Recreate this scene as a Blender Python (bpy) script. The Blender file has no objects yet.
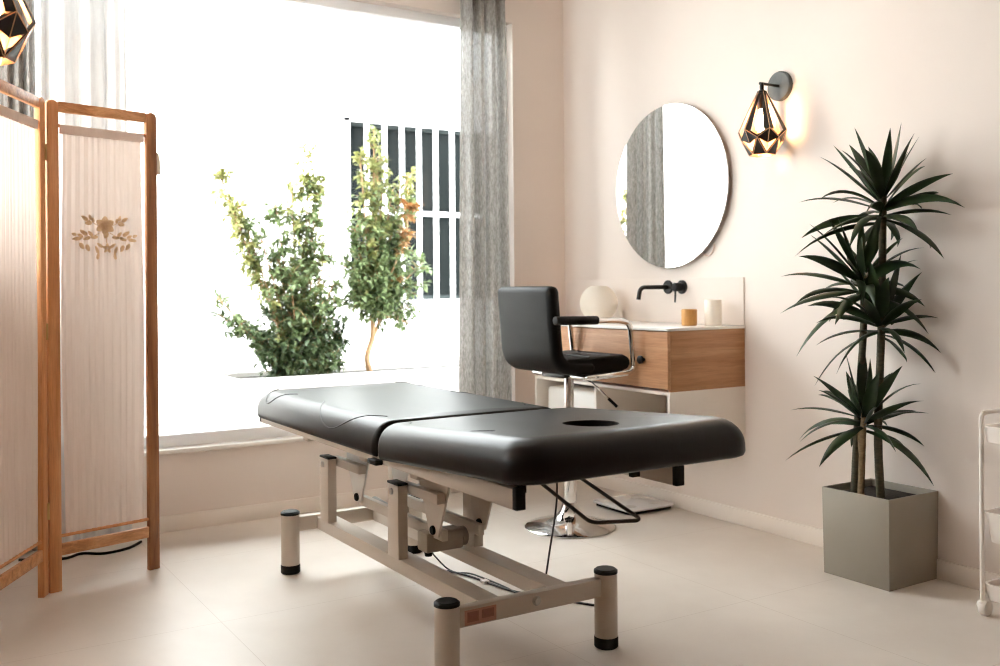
import bpy, bmesh, math, random
from mathutils import Vector, Matrix
PI = math.pi
R = math.radians
scene = bpy.context.scene
COL = scene.collection
ORG = {}

# ------------------------------------------------------------------ helpers
def lin(r, g, b):
    f = lambda c: (c/255/12.92) if c/255 <= .04045 else ((c/255+.055)/1.055)**2.4
    return (f(r), f(g), f(b), 1)

class MB:
    def __init__(s): s.bm = bmesh.new()
    def box(s, x0, x1, y0, y1, z0, z1):
        v = [s.bm.verts.new(p) for p in [(x0,y0,z0),(x1,y0,z0),(x1,y1,z0),(x0,y1,z0),(x0,y0,z1),(x1,y0,z1),(x1,y1,z1),(x0,y1,z1)]]
        for f in [(3,2,1,0),(4,5,6,7),(0,1,5,4),(1,2,6,5),(2,3,7,6),(3,0,4,7)]: s.bm.faces.new([v[i] for i in f])
        return s
    def obox(s, c, ux, uy, uz, hx, hy, hz):
        c=Vector(c); ux=Vector(ux).normalized()*hx; uy=Vector(uy).normalized()*hy; uz=Vector(uz).normalized()*hz
        v=[s.bm.verts.new(c+a*ux+b*uy+d*uz) for d in(-1,1) for (a,b) in((-1,-1),(1,-1),(1,1),(-1,1))]
        for f in [(3,2,1,0),(4,5,6,7),(0,1,5,4),(1,2,6,5),(2,3,7,6),(3,0,4,7)]: s.bm.faces.new([v[i] for i in f])
        return s
    def rings(s, rings, cap0=True, cap1=True, closed=True):
        rv = [[s.bm.verts.new(p) for p in r] for r in rings]
        n = len(rv[0])
        for a, b in zip(rv, rv[1:]):
            for i in range(n if closed else n-1):
                j = (i+1) % n
                s.bm.faces.new((a[i], a[j], b[j], b[i]))
        if cap0: s.bm.faces.new(list(reversed(rv[0])))
        if cap1: s.bm.faces.new(rv[-1])
        return s
    def tube(s, pts, rad, n=12, caps=True):
        pts = [Vector(p) for p in pts]
        rr = rad if isinstance(rad, (list, tuple)) else [rad]*len(pts)
        up = None; rings = []
        for i, p in enumerate(pts):
            t = (pts[min(i+1, len(pts)-1)] - pts[max(i-1, 0)]).normalized()
            if up is None: up = t.orthogonal().normalized()
            up = (up - t*up.dot(t)).normalized()
            sd = t.cross(up)
            rings.append([p + rr[i]*(math.cos(2*PI*k/n)*up + math.sin(2*PI*k/n)*sd) for k in range(n)])
        return s.rings(rings, caps, caps)
    def lathe(s, c, prof, n=32, axis='z', cap0=True, cap1=True):
        c = Vector(c); rings = []
        for r, h in prof:
            ring = []
            for k in range(n):
                a = 2*PI*k/n; u, v = r*math.cos(a), r*math.sin(a)
                ring.append(c + Vector({'z': (u, v, h), 'x': (h, u, v), 'y': (v, h, u)}[axis]))
            rings.append(ring)
        return s.rings(rings, cap0, cap1)
    def prism(s, poly, f0, f1):
        """poly: 2D points; f0,f1 map a 2D point to each end's 3D point"""
        return s.rings([[f0(p) for p in poly], [f1(p) for p in poly]])
    def quad(s, *p):
        s.bm.faces.new([s.bm.verts.new(q) for q in p]); return s
    def grid(s, rows):
        rv = [[s.bm.verts.new(p) for p in r] for r in rows]
        for a, b in zip(rv, rv[1:]):
            for i in range(len(a)-1): s.bm.faces.new((a[i], a[i+1], b[i+1], b[i]))
        return s

def smoothpath(pts, k=8):
    """Catmull-Rom through pts"""
    P = [Vector(p) for p in pts]; out = []
    for i in range(len(P)-1):
        p0, p1, p2, p3 = P[max(i-1,0)], P[i], P[i+1], P[min(i+2,len(P)-1)]
        for j in range(k):
            t = j/k
            out.append(.5*((2*p1)+(-p0+p2)*t+(2*p0-5*p1+4*p2-p3)*t*t+(-p0+3*p1-3*p2+p3)*t**3))
    out.append(P[-1]); return out

def fillet(pts, r, k=6):
    """polyline with rounded inner corners"""
    P = [Vector(p) for p in pts]; out = [P[0]]
    for i in range(1, len(P)-1):
        a, b, c = P[i-1], P[i], P[i+1]
        d1, d2 = (a-b), (c-b); rr = min(r, d1.length*.49, d2.length*.49)
        p1, p2 = b+d1.normalized()*rr, b+d2.normalized()*rr
        for j in range(k+1):
            t = j/k; out.append((1-t)**2*p1+2*t*(1-t)*b+t*t*p2)
    out.append(P[-1]); return out

def empty(name, loc, label, cat, group=None, rz=0):
    o = bpy.data.objects.new(name, None); COL.objects.link(o)
    o.empty_display_size = .1
    o.location = loc; o.rotation_euler.z = rz
    ORG[o.name] = Vector(loc) if rz == 0 else Vector((0,0,0))
    tag(o, label, cat, group); return o

def tag(o, label=None, cat=None, group=None, kind=None):
    if label: o['label'] = label
    if cat: o['category'] = cat
    if group: o['group'] = group
    if kind: o['kind'] = kind
    return o

def obj(name, mb, mat, parent=None, bevel=0, seg=2, ang=35, label=None, solid=0):
    bm = mb.bm
    bmesh.ops.recalc_face_normals(bm, faces=bm.faces)
    if bevel:
        es = [e for e in bm.edges if len(e.link_faces) == 2 and e.calc_face_angle(0) > R(30)]
        bmesh.ops.bevel(bm, geom=es, offset=bevel, segments=seg, profile=.5, affect='EDGES', clamp_overlap=True)
    me = bpy.data.meshes.new(name)
    if parent is not None:
        og = ORG[parent.name]
        bmesh.ops.translate(bm, verts=bm.verts, vec=-og)
    bm.to_mesh(me); bm.free()
    for p in me.polygons: p.use_smooth = True
    me.set_sharp_from_angle(angle=R(ang))
    me.materials.append(mat)
    o = bpy.data.objects.new(name, me); COL.objects.link(o)
    if parent is not None:
        o.parent = parent; ORG[o.name] = og
    if label: o['label'] = label
    return o

def struct(name, mb, mat, parent=None, bevel=0):
    o = obj(name, mb, mat, parent, bevel)
    o['kind'] = 'structure'
    if parent is None: ORG[o.name] = Vector((0,0,0))
    return o

# ------------------------------------------------------------------ materials
def newmat(name):
    m = bpy.data.materials.new(name); m.use_nodes = True
    nt = m.node_tree; nt.nodes.clear()
    out = nt.nodes.new('ShaderNodeOutputMaterial')
    return m, nt, out

def mix_rgb(nt, fac, a, b):
    n = nt.nodes.new('ShaderNodeMix'); n.data_type = 'RGBA'
    for s, v in ((n.inputs[0], fac), (n.inputs[6], a), (n.inputs[7], b)):
        if hasattr(v, 'is_linked') or hasattr(v, 'links'): nt.links.new(v, s)
        else: s.default_value = v
    return n.outputs[2]

def coords(nt, scale):
    t = nt.nodes.new('ShaderNodeTexCoord'); m = nt.nodes.new('ShaderNodeMapping')
    m.inputs['Scale'].default_value = scale
    nt.links.new(t.outputs['Object'], m.inputs['Vector']); return m.outputs['Vector']

def noise(nt, vec, scale, detail=4, rough=.55, dist=0):
    n = nt.nodes.new('ShaderNodeTexNoise')
    n.inputs['Scale'].default_value = scale; n.inputs['Detail'].default_value = detail
    n.inputs['Roughness'].default_value = rough; n.inputs['Distortion'].default_value = dist
    nt.links.new(vec, n.inputs['Vector']); return n.outputs['Fac']

def ramp(nt, fac, stops):
    r = nt.nodes.new('ShaderNodeValToRGB')
    e = r.color_ramp.elements
    while len(e) < len(stops): e.new(.5)
    for i, (p, c) in enumerate(stops): e[i].position = p; e[i].color = c
    nt.links.new(fac, r.inputs['Fac']); return r.outputs['Color']

def bump(nt, h, strength, dist=.002):
    b = nt.nodes.new('ShaderNodeBump'); b.inputs['Strength'].default_value = strength
    b.inputs['Distance'].default_value = dist; nt.links.new(h, b.inputs['Height']); return b.outputs['Normal']

def pbr(name, c1, c2=None, rough=.5, metal=0, nscale=6, stretch=(1,1,1), bmp=0, bscale=None, spec=.5, dist=0, coat=0, detail=4):
    m, nt, out = newmat(name)
    p = nt.nodes.new('ShaderNodeBsdfPrincipled')
    v = coords(nt, stretch); f = noise(nt, v, nscale, detail, .55, dist)
    col = ramp(nt, f, [(.3, c1), (.7, c2 or c1)])
    nt.links.new(col, p.inputs['Base Color'])
    p.inputs['Roughness'].default_value = rough; p.inputs['Metallic'].default_value = metal
    p.inputs['Specular IOR Level'].default_value = spec
    p.inputs['Coat Weight'].default_value = coat
    if bmp:
        f2 = noise(nt, v, bscale or nscale*8, 3)
        nt.links.new(bump(nt, f2, bmp), p.inputs['Normal'])
    nt.links.new(p.outputs[0], out.inputs[0]); return m

def cloth(name, c1, c2, trans=.4, alpha=0., weave=400, stretch=(1,1,1), nscale=30):
    m, nt, out = newmat(name)
    v = coords(nt, stretch)
    f = noise(nt, v, nscale, 5, .7)
    col = ramp(nt, f, [(.3, c1), (.7, c2)])
    d = nt.nodes.new('ShaderNodeBsdfDiffuse'); t = nt.nodes.new('ShaderNodeBsdfTranslucent')
    nt.links.new(col, d.inputs['Color']); nt.links.new(col, t.inputs['Color'])
    mx = nt.nodes.new('ShaderNodeMixShader'); mx.inputs[0].default_value = trans
    nt.links.new(d.outputs[0], mx.inputs[1]); nt.links.new(t.outputs[0], mx.inputs[2])
    res = mx.outputs[0]
    if alpha:
        tr = nt.nodes.new('ShaderNodeBsdfTransparent'); m2 = nt.nodes.new('ShaderNodeMixShader')
        m2.inputs[0].default_value = alpha
        nt.links.new(res, m2.inputs[1]); nt.links.new(tr.outputs[0], m2.inputs[2]); res = m2.outputs[0]
    nt.links.new(res, out.inputs[0]); return m

def wood(name, c1, c2, c3, axis='z', scale=5, rough=.5):
    st = {'z': (6,6,.35), 'y': (6,.35,6), 'x': (.35,6,6)}[axis]
    m, nt, out = newmat(name)
    p = nt.nodes.new('ShaderNodeBsdfPrincipled')
    v = coords(nt, st)
    f = noise(nt, v, scale, 6, .6, .9); f2 = noise(nt, v, scale*7, 4, .7)
    col = ramp(nt, f, [(.3, c1), (.52, c2), (.72, c3)])
    col2 = ramp(nt, f2, [(.35, (.72,.68,.62,1)), (.6, (1,1,1,1))])
    mul = nt.nodes.new('ShaderNodeMix'); mul.data_type = 'RGBA'; mul.blend_type = 'MULTIPLY'; mul.inputs[0].default_value = .55
    nt.links.new(col, mul.inputs[6]); nt.links.new(col2, mul.inputs[7])
    nt.links.new(mul.outputs[2], p.inputs['Base Color'])
    p.inputs['Roughness'].default_value = rough
    nt.links.new(bump(nt, f2, .12), p.inputs['Normal'])
    nt.links.new(p.outputs[0], out.inputs[0]); return m

def floor_mat():
    m, nt, out = newmat('large beige tiles')
    p = nt.nodes.new('ShaderNodeBsdfPrincipled')
    t = nt.nodes.new('ShaderNodeTexCoord')
    sep = nt.nodes.new('ShaderNodeSeparateXYZ'); nt.links.new(t.outputs['Object'], sep.inputs[0])
    def mth(op, a, b=None, c=None):
        n = nt.nodes.new('ShaderNodeMath'); n.operation = op
        for i, q in enumerate((a, b, c)):
            if q is None: continue
            if isinstance(q, (int, float)): n.inputs[i].default_value = q
            else: nt.links.new(q, n.inputs[i])
        return n.outputs[0]
    def line(c, off, per):
        fr = mth('FRACT', mth('DIVIDE', mth('SUBTRACT', c, off), per))
        d = mth('MINIMUM', fr, mth('SUBTRACT', 1.0, fr))
        return mth('LESS_THAN', d, .0011/per)
    g = mth('MAXIMUM', line(sep.outputs['X'], .93, .8), line(sep.outputs['Y'], 1.62, .8))
    f = noise(nt, coords(nt, (1,1,1)), 1.4, 6, .6, .3)
    col = ramp(nt, f, [(.3, FL1), (.7, FL2)])
    c2 = mix_rgb(nt, mth('MULTIPLY', g, .5), col, lin(178,162,146))
    nt.links.new(c2, p.inputs['Base Color'])
    f3 = noise(nt, coords(nt, (1,1,1)), 9, 4, .6)
    rr = nt.nodes.new('ShaderNodeMapRange'); rr.inputs['To Min'].default_value = .30; rr.inputs['To Max'].default_value = .46
    nt.links.new(f3, rr.inputs['Value']); nt.links.new(rr.outputs[0], p.inputs['Roughness'])
    p.inputs['Specular IOR Level'].default_value = .4
    nt.links.new(p.outputs[0], out.inputs[0]); return m

def glass_mat(name='clear window glass'):
    m, nt, out = newmat(name)
    fr = nt.nodes.new('ShaderNodeFresnel'); fr.inputs['IOR'].default_value = 1.22
    tr = nt.nodes.new('ShaderNodeBsdfTransparent'); tr.inputs[0].default_value = (.97,.985,.98,1)
    gl = nt.nodes.new('ShaderNodeBsdfGlossy'); gl.inputs['Roughness'].default_value = .02
    mx = nt.nodes.new('ShaderNodeMixShader')
    nt.links.new(fr.outputs[0], mx.inputs[0]); nt.links.new(tr.outputs[0], mx.inputs[1]); nt.links.new(gl.outputs[0], mx.inputs[2])
    nt.links.new(mx.outputs[0], out.inputs[0]); return m

def two_sided(name, outer, inner):
    """black lacquer outside, copper inside (the shade's two real faces)"""
    m, nt, out = newmat(name)
    a = nt.nodes.new('ShaderNodeBsdfPrincipled'); b = nt.nodes.new('ShaderNodeBsdfPrincipled')
    a.inputs['Base Color'].default_value = outer; a.inputs['Roughness'].default_value = .35
    b.inputs['Base Color'].default_value = inner; b.inputs['Roughness'].default_value = .3; b.inputs['Metallic'].default_value = .75
    g = nt.nodes.new('ShaderNodeNewGeometry'); mx = nt.nodes.new('ShaderNodeMixShader')
    nt.links.new(g.outputs['Backfacing'], mx.inputs[0]); nt.links.new(a.outputs[0], mx.inputs[1]); nt.links.new(b.outputs[0], mx.inputs[2])
    nt.links.new(mx.outputs[0], out.inputs[0]); return m

def leaf_mat(name, c1, c2, trans=.25, rough=.45, nscale=9):
    m, nt, out = newmat(name)
    p = nt.nodes.new('ShaderNodeBsdfPrincipled'); t = nt.nodes.new('ShaderNodeBsdfTranslucent')
    f = noise(nt, coords(nt, (1,1,1)), nscale, 3)
    col = ramp(nt, f, [(.35, c1), (.65, c2)])
    nt.links.new(col, p.inputs['Base Color']); nt.links.new(col, t.inputs['Color'])
    p.inputs['Roughness'].default_value = rough
    mx = nt.nodes.new('ShaderNodeMixShader'); mx.inputs[0].default_value = trans
    nt.links.new(p.outputs[0], mx.inputs[1]); nt.links.new(t.outputs[0], mx.inputs[2])
    nt.links.new(mx.outputs[0], out.inputs[0]); return m

FL1, FL2 = lin(216,206,196), lin(230,222,213)
WALL1, WALL2 = lin(232,221,213), lin(237,227,219)
M = {}
M['wall'] = pbr('warm white painted plaster', WALL1, WALL2, rough=.85, nscale=1.2, bmp=.05, bscale=60, spec=.2)
M['taupe'] = pbr('taupe painted plaster', lin(182,156,136), lin(188,162,142), rough=.85, nscale=1.2, spec=.2)
M['ceil'] = pbr('white ceiling paint', lin(238,232,225), rough=.9, spec=.2)
M['floor'] = floor_mat()
M['base'] = pbr('white lacquered skirting', lin(240,231,222), lin(243,235,227), rough=.4, nscale=3)
M['frame_w'] = pbr('white window aluminium', lin(238,240,242), lin(242,243,245), rough=.35, nscale=3)
M['sill'] = pbr('white stone sill', lin(238,232,226), lin(243,239,234), rough=.35, nscale=4)
M['glass'] = glass_mat()
M['leather'] = pbr('black upholstery vinyl', (.0022,.0022,.002,1), (.003,.003,.0028,1), rough=.38, nscale=14, bmp=.05, bscale=180, spec=.32)
M['leather_c'] = pbr('black chair vinyl', (.005,.0052,.005,1), (.007,.0072,.007,1), rough=.5, nscale=14, bmp=.05, bscale=180, spec=.14)
M['seam'] = pbr('black stitched piping', (.006,.006,.006,1), (.012,.012,.012,1), rough=.5, nscale=60)
M['cream'] = pbr('cream powder coated steel', lin(196,184,170), lin(202,190,177), rough=.42, nscale=4)
M['white_pl'] = pbr('translucent white nylon', lin(228,226,222), lin(234,232,228), rough=.45, nscale=4)
M['black_pl'] = pbr('black plastic', (.005,.005,.005,1), (.008,.008,.008,1), rough=.5, nscale=20, spec=.2)
M['black_mt'] = pbr('matt black metal', (.010,.010,.011,1), (.016,.016,.017,1), rough=.38, nscale=20, metal=.3)
M['bronze'] = pbr('dark brown steel rod', (.05,.038,.032,1), (.07,.055,.045,1), rough=.35, metal=.6, nscale=20)
M['chrome'] = pbr('polished chrome', (.82,.81,.80,1), (.86,.85,.84,1), rough=.08, metal=1, nscale=4)
M['steel'] = pbr('zinc plated steel', (.42,.41,.38,1), (.5,.49,.46,1), rough=.35, metal=.9, nscale=15)
M['greybox'] = pbr('grey beige motor housing', lin(150,140,126), lin(160,150,136), rough=.5, nscale=9)
M['sticker'] = pbr('faded red warning sticker', lin(176,128,108), lin(184,138,118), rough=.5, nscale=40)
M['sticker_d'] = pbr('dark red sticker field', lin(140,92,76), lin(150,104,86), rough=.5, nscale=120)
M['pine'] = wood('oiled pine upright', lin(200,132,80), lin(214,150,98), lin(222,166,116), 'z')
M['pine_x'] = wood('oiled pine rail', lin(166,108,66), lin(208,150,102), lin(222,170,124), 'x')
M['walnut'] = wood('brown streaked pine', lin(112,66,38), lin(168,112,70), lin(204,148,102), 'z', 3)
M['oak'] = wood('oak drawer front', lin(188,136,96), lin(202,152,112), lin(212,166,126), 'y', 3.5)
M['oak_d'] = wood('oak side panel', lin(180,128,88), lin(194,144,104), lin(206,160,120), 'x', 3.5)
M['vwhite'] = pbr('warm white melamine', lin(236,228,219), lin(240,233,225), rough=.4, nscale=3)
M['worktop'] = pbr('white solid surface', lin(244,241,237), lin(247,245,241), rough=.22, nscale=3)
M['screen_cloth'] = cloth('cream pleated voile', lin(228,212,201), lin(235,220,210), trans=.24, alpha=.0, stretch=(1,1,.15), nscale=30)
M['embroid'] = pbr('tan embroidery thread', lin(222,186,146), lin(230,198,162), rough=.8, nscale=150, spec=.2)
M['linen'] = cloth('grey linen weave', lin(118,115,111), lin(186,182,177), trans=.30, alpha=.02, stretch=(1,1,.22), nscale=160)
M['sheer'] = cloth('white sheer voile', lin(214,214,214), lin(226,226,226), trans=.05, alpha=.02, stretch=(1,1,.2), nscale=60)
M['brass'] = pbr('brass hinge', (.55,.36,.15,1), (.62,.42,.2,1), rough=.3, metal=1, nscale=20)
M['ivory'] = pbr('ivory cotton', lin(226,214,196), lin(234,224,208), rough=.8, nscale=60)
M['mirror'] = pbr('silvered mirror', (.93,.93,.92,1), rough=.0, metal=1)
M['mirror_e'] = pbr('brushed mirror rim', (.55,.54,.53,1), (.6,.59,.58,1), rough=.3, metal=.9)
M['pendant'] = two_sided('black lacquer outside copper inside', (.010,.009,.009,1), (.84,.56,.38,1))
M['gold_edge'] = pbr('copper edge', (.83,.50,.27,1), (.86,.55,.32,1), rough=.28, metal=.9, nscale=20)
M['plate'] = pbr('dark grey cast metal', lin(72,76,76), lin(84,88,88), rough=.5, nscale=30)
M['cord_l'] = pbr('pale pink cable', lin(222,196,184), lin(228,204,192), rough=.6, nscale=30)
M['grey_cord'] = pbr('dark grey cable', (.03,.03,.03,1), (.05,.05,.05,1), rough=.5, nscale=30)
M['frost'] = cloth('frosted cream glass', lin(253,246,236), lin(254,249,241), trans=.25, nscale=4)
M['bamboo'] = wood('turned bamboo', lin(186,132,66), lin(200,148,80), lin(212,164,98), 'z', 6)
M['pot'] = pbr('taupe matt planter', lin(148,141,129), lin(154,147,135), rough=.6, nscale=3)
M['splash'] = pbr('white splash panel', lin(238,231,224), lin(241,235,229), rough=.5, nscale=3)
M['soil'] = pbr('dark potting soil', (.012,.010,.008,1), (.03,.025,.02,1), rough=.95, nscale=60, bmp=.8, bscale=90)
M['dleaf'] = leaf_mat('dark dracaena leaf', (.010,.022,.008,1), (.030,.058,.020,1), trans=.12, rough=.36, nscale=7)
M['stem'] = pbr('grey green cane', lin(62,58,40), lin(88,80,58), rough=.7, nscale=40, stretch=(1,1,3), bmp=.4, bscale=90)
M['stem_l'] = pbr('light brown cane', lin(112,92,66), lin(140,118,88), rough=.7, nscale=40, stretch=(1,1,3), bmp=.4, bscale=90)
M['cart'] = pbr('white trolley plastic', lin(238,230,222), lin(242,235,228), rough=.4, nscale=4)
M['outwall'] = pbr('white rendered outside wall', lin(226,224,222), lin(234,232,230), rough=.9, nscale=2, bmp=.2, bscale=40, spec=.2)
M['outfloor'] = pbr('pale patio paving', lin(188,184,178), lin(198,194,188), rough=.85, nscale=3, spec=.2)
M['planter_o'] = pbr('white rendered trough', lin(206,202,198), lin(214,210,206), rough=.85, nscale=4, spec=.2)
M['bars'] = pbr('white painted iron bars', lin(240,240,240), rough=.5)
M['darkglass'] = pbr('dark window glass', (.003,.005,.005,1), (.006,.009,.009,1), rough=.3, nscale=2, spec=.06)
M['dark_room'] = pbr('dark green blind', (.012,.02,.02,1), (.02,.03,.03,1), rough=.7, nscale=4)
M['leaf'] = leaf_mat('green shrub leaves', (.10,.145,.055,1), (.22,.28,.13,1), trans=.25, nscale=5)
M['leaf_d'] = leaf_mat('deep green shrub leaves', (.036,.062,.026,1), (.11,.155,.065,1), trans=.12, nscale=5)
M['leaf_y'] = leaf_mat('young yellow green leaves', (.18,.21,.07,1), (.30,.30,.11,1), trans=.3, nscale=4)
M['leaf_o'] = leaf_mat('rusty orange leaves', (.30,.14,.05,1), (.34,.20,.07,1), trans=.2, nscale=4)
M['bark'] = pbr('light brown bark', lin(150,118,88), lin(178,146,112), rough=.8, nscale=30, spec=.2)
M['scale_w'] = pbr('white scale glass', lin(240,240,240), rough=.15, coat=.5)
def bulb_mat():
    m, nt, out = newmat('warm lit bulb')
    e = nt.nodes.new('ShaderNodeEmission'); e.inputs[0].default_value = (1,.57,.28,1); e.inputs[1].default_value = BULB
    nt.links.new(e.outputs[0], out.inputs[0]); return m
BULB = 38
M['bulb'] = bulb_mat()

# ------------------------------------------------------------------ dimensions
XR, XL, YB, H = 3.315, .09, 4.559, 2.8
WX0, WX1, WZ0, WZ1 = .50, 2.965, .355, 2.57          # window opening
YR = 2.3                                             # where the left wall stops
XO, YF = -2.2, -2.6                                  # the room behind the camera
TH = .14

# ------------------------------------------------------------------ room shell
struct('floor', MB().box(XO, XR, YF, YB, -.06, 0), M['floor'])
struct('ceiling', MB().box(XO-.1, XR+.1, YF-.1, YB+TH, H, H+.08), M['ceil'])
struct('wall_right', MB().box(XR, XR+.12, YF-.1, YB+TH, -.06, H), M['wall'])
wb = MB()
wb.box(XL-.12, WX0, YB, YB+TH, -.06, H).box(WX1, XR, YB, YB+TH, -.06, H)
wb.box(WX0, WX1, YB, YB+TH, -.06, WZ0).box(WX0, WX1, YB, YB+TH, WZ1, H)
struct('wall_back', wb, M['wall'])
LY0, LY1, LZ0, LZ1 = 2.80, 4.42, 1.20, 2.36         # added out-of-view window for fill light, beside the screen
wl = MB().box(XL-.12, XL, YR, LY0, -.06, H).box(XL-.12, XL, LY1, YB, -.06, H)
wl.box(XL-.12, XL, LY0, LY1, -.06, LZ0).box(XL-.12, XL, LY0, LY1, LZ1, H)
wl.box(XO, XL-.12, YR, YR+.12, -.06, H)
struct('wall_left', wl, M['wall'])
f3 = MB(); fx0, fx1 = XL-.09, XL-.04
f3.box(fx0, fx1, LY0, LY1, LZ0, LZ0+.05).box(fx0, fx1, LY0, LY1, LZ1-.05, LZ1)
f3.box(fx0, fx1, LY0, LY0+.05, LZ0+.05, LZ1-.05).box(fx0, fx1, LY1-.05, LY1, LZ0+.05, LZ1-.05)
w3 = struct('window_fill', f3, M['frame_w'])
obj('pane', MB().box(XL-.068, XL-.062, LY0+.05, LY1-.05, LZ0+.05, LZ1-.05), M['glass'], w3)
struct('wall_side', MB().box(XO-.1, XO, YF-.1, YR+.12, -.06, H), M['taupe'])
struct('wall_front', MB().box(XO, XR, YF-.1, YF, -.06, H), M['taupe'])
struct('baseboard_right', MB().box(XR-.014, XR, YF, YB, 0, .073), M['base'], bevel=.003)
struct('baseboard_back', MB().box(XL, XR-.014, YB-.014, YB, 0, .073), M['base'], bevel=.003)
struct('baseboard_left', MB().box(XL, XL+.014, YR, YB-.014, 0, .073), M['base'], bevel=.003)
struct('trim_1', MB().box(WX0-.02, WX1+.0, YB-.02, YB+TH+.04, WZ0-.002, WZ0+.018), M['sill'], bevel=.004)
fw = MB(); y0, y1 = YB+.06, YB+.12
zf0 = WZ0+.018
fw.box(WX0, WX1, y0, y1, zf0, zf0+.055).box(WX0, WX1, y0, y1, WZ1-.05, WZ1)
fw.box(WX0, WX0+.04, y0, y1, zf0+.055, WZ1-.05).box(WX1-.03, WX1, y0, y1, zf0+.055, WZ1-.05)
win = struct('window_1', fw, M['frame_w'], bevel=.003)
pane = obj('pane', MB().box(WX0+.04, WX1-.03, YB+.088, YB+.094, zf0+.055, WZ1-.05), M['glass'], win)

# ------------------------------------------------------------------ outside
struct('ground', MB().box(-3, 9, YB+TH, 7.5, -.1, .1), M['outfloor'])
ow = MB(); OY = 7.5
gx0, gx1, gz0, gz1 = 3.24, 4.75, .99, 2.51
ow.box(-3, gx0, OY, OY+.25, .0, 2.95).box(gx1, 9, OY, OY+.25, .0, 2.95)
ow.box(gx0, gx1, OY, OY+.25, 0, gz0).box(gx0, gx1, OY, OY+.25, gz1, 2.95)
struct('wall_outside', ow, M['outwall'])
lw = MB().box(-3, 1.90, 7.36, OY, 0, 2.47)
lw.box(-3, 1.93, 7.33, OY, 2.47, 2.52)
struct('wall_garden', lw, M['outwall'], bevel=.004)
w2 = MB()
w2.box(gx0, gx1, OY+.12, OY+.16, gz0, gz0+.04).box(gx0, gx1, OY+.12, OY+.16, gz1-.04, gz1)
w2.box(gx0, gx0+.04, OY+.12, OY+.16, gz0+.04, gz1-.04).box(gx1-.04, gx1, OY+.12, OY+.16, gz0+.04, gz1-.04)
w2o = struct('window_2', w2, M['dark_room'])
obj('pane', MB().box(gx0+.04, gx1-.04, OY+.135, OY+.15, gz0+.04, gz1-.04), M['darkglass'], w2o)
gr = empty('window_grille', (gx0, OY, gz0), 'white iron security grille over the dark window outside', 'window grille')
f = MB(); yb0, yb1 = OY-.035, OY-.005
f.box(gx0-.03, gx1+.03, yb0, yb1, gz0-.03, gz0+.005).box(gx0-.03, gx1+.03, yb0, yb1, gz1-.03, gz1+.01)
f.box(gx0-.03, gx1+.03, yb0-.004, yb1+.004, 1.715, 1.755)
f.box(gx0-.03, gx0+.01, yb0, yb1, gz0, gz1).box(gx1-.01, gx1+.03, yb0, yb1, gz0, gz1)
obj('frame', f, M['bars'], gr)
x = gx0+.165
while x < gx1-.05:
    obj('bar', MB().box(x-.021, x+.021, yb0+.003, yb1-.003, gz0, gz1), M['bars'], gr, bevel=.004); x += .163
tr = empty('planter_trough', (2.6, 5.9, .1), 'long white rendered trough outside the window holding two shrubs', 'planter')
ty0, ty1, tx0, tx1, tz1 = 5.6, 6.15, 1.70, 4.2, .57
t = MB()
t.box(tx0, tx1, ty0, ty0+.05, .1, tz1).box(tx0, tx1, ty1-.05, ty1, .1, tz1).box(tx0, tx0+.05, ty0+.05, ty1-.05, .1, tz1).box(tx1-.05, tx1, ty0+.05, ty1-.05, .1, tz1)
obj('trough', t, M['planter_o'], tr)
obj('soil', MB().box(tx0+.05, tx1-.05, ty0+.05, ty1-.05, .12, tz1-.03), M['soil'], tr)

def leaf_shape(mb, p, d, up, L, Wd, fold=.25):
    d = d.normalized(); sd = d.cross(up)
    if sd.length < 1e-3: sd = d.orthogonal()
    sd.normalize(); n = sd.cross(d)
    a = p; m1 = p+d*L*.4+n*L*.05; t = p+d*L-n*L*.12
    l = p+d*L*.45+sd*Wd*.5+n*Wd*fold; r = p+d*L*.45-sd*Wd*.5+n*Wd*fold
    va, vm, vt, vl, vr = [mb.bm.verts.new(q) for q in (a, m1, t, l, r)]
    for f in ((va,vm,vl),(va,vr,vm),(vm,vt,vl),(vm,vr,vt)): mb.bm.faces.new(f)

def shrub(name, base, branches, label, leaf_specs, seed, trunks=()):
    """branches: (points, radius of the leafy cloud, leaves, key of leaf_specs)"""
    rnd = random.Random(seed)
    o = empty(name, base, label, 'shrub', 'leafy shrubs in the outdoor trough')
    st = MB()
    for pts, r0, r1 in trunks:
        pp = smoothpath(pts, 5); n = len(pp)
        st.tube(pp, [r0+(r1-r0)*i/(n-1) for i in range(n)], 7)
    lv = {k: MB() for k in leaf_specs}
    for pts, cr, cnt, key in branches:
        pp = smoothpath(pts, 6); n = len(pp)
        st.tube(pp, [.009-.006*i/(n-1) for i in range(n)], 5)
        twigs = max(5, int(cnt*3.4)//14)
        for q in range(twigs):
            i = rnd.uniform(.12, 1)*(n-1); i0 = min(int(i), n-2)
            p = pp[i0].lerp(pp[i0+1], i-i0)
            dv = Vector((rnd.gauss(0,1), rnd.gauss(0,.8), rnd.gauss(.35,.6))).normalized()
            tl = cr*rnd.uniform(.45, 1.15)*(1-.35*i/(n-1))
            e = p+dv*tl
            st.tube([p, p.lerp(e,.5)+Vector((0,0,.012)), e], [.003,.0025,.001], 4)
            for j in range(14):
                s = rnd.uniform(.15, 1.05); b = p.lerp(e, s)
                ld = (dv*.6+Vector((rnd.gauss(0,.8), rnd.gauss(0,.8), rnd.gauss(-.1,.6))))
                L = rnd.uniform(.036, .062)
                leaf_shape(lv[key], b, ld, Vector((rnd.gauss(0,.3), rnd.gauss(0,.3), 1)), L, L*rnd.uniform(.42,.55))
    obj('branches', st, M['bark'], o)
    for k, (mat, pname) in leaf_specs.items():
        obj(pname, lv[k], M[mat], o)
    return o

bz = .535
b0 = Vector((2.20, 5.86, bz))
def V(x, y, z): return Vector((x, y, z))
br = []
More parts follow.
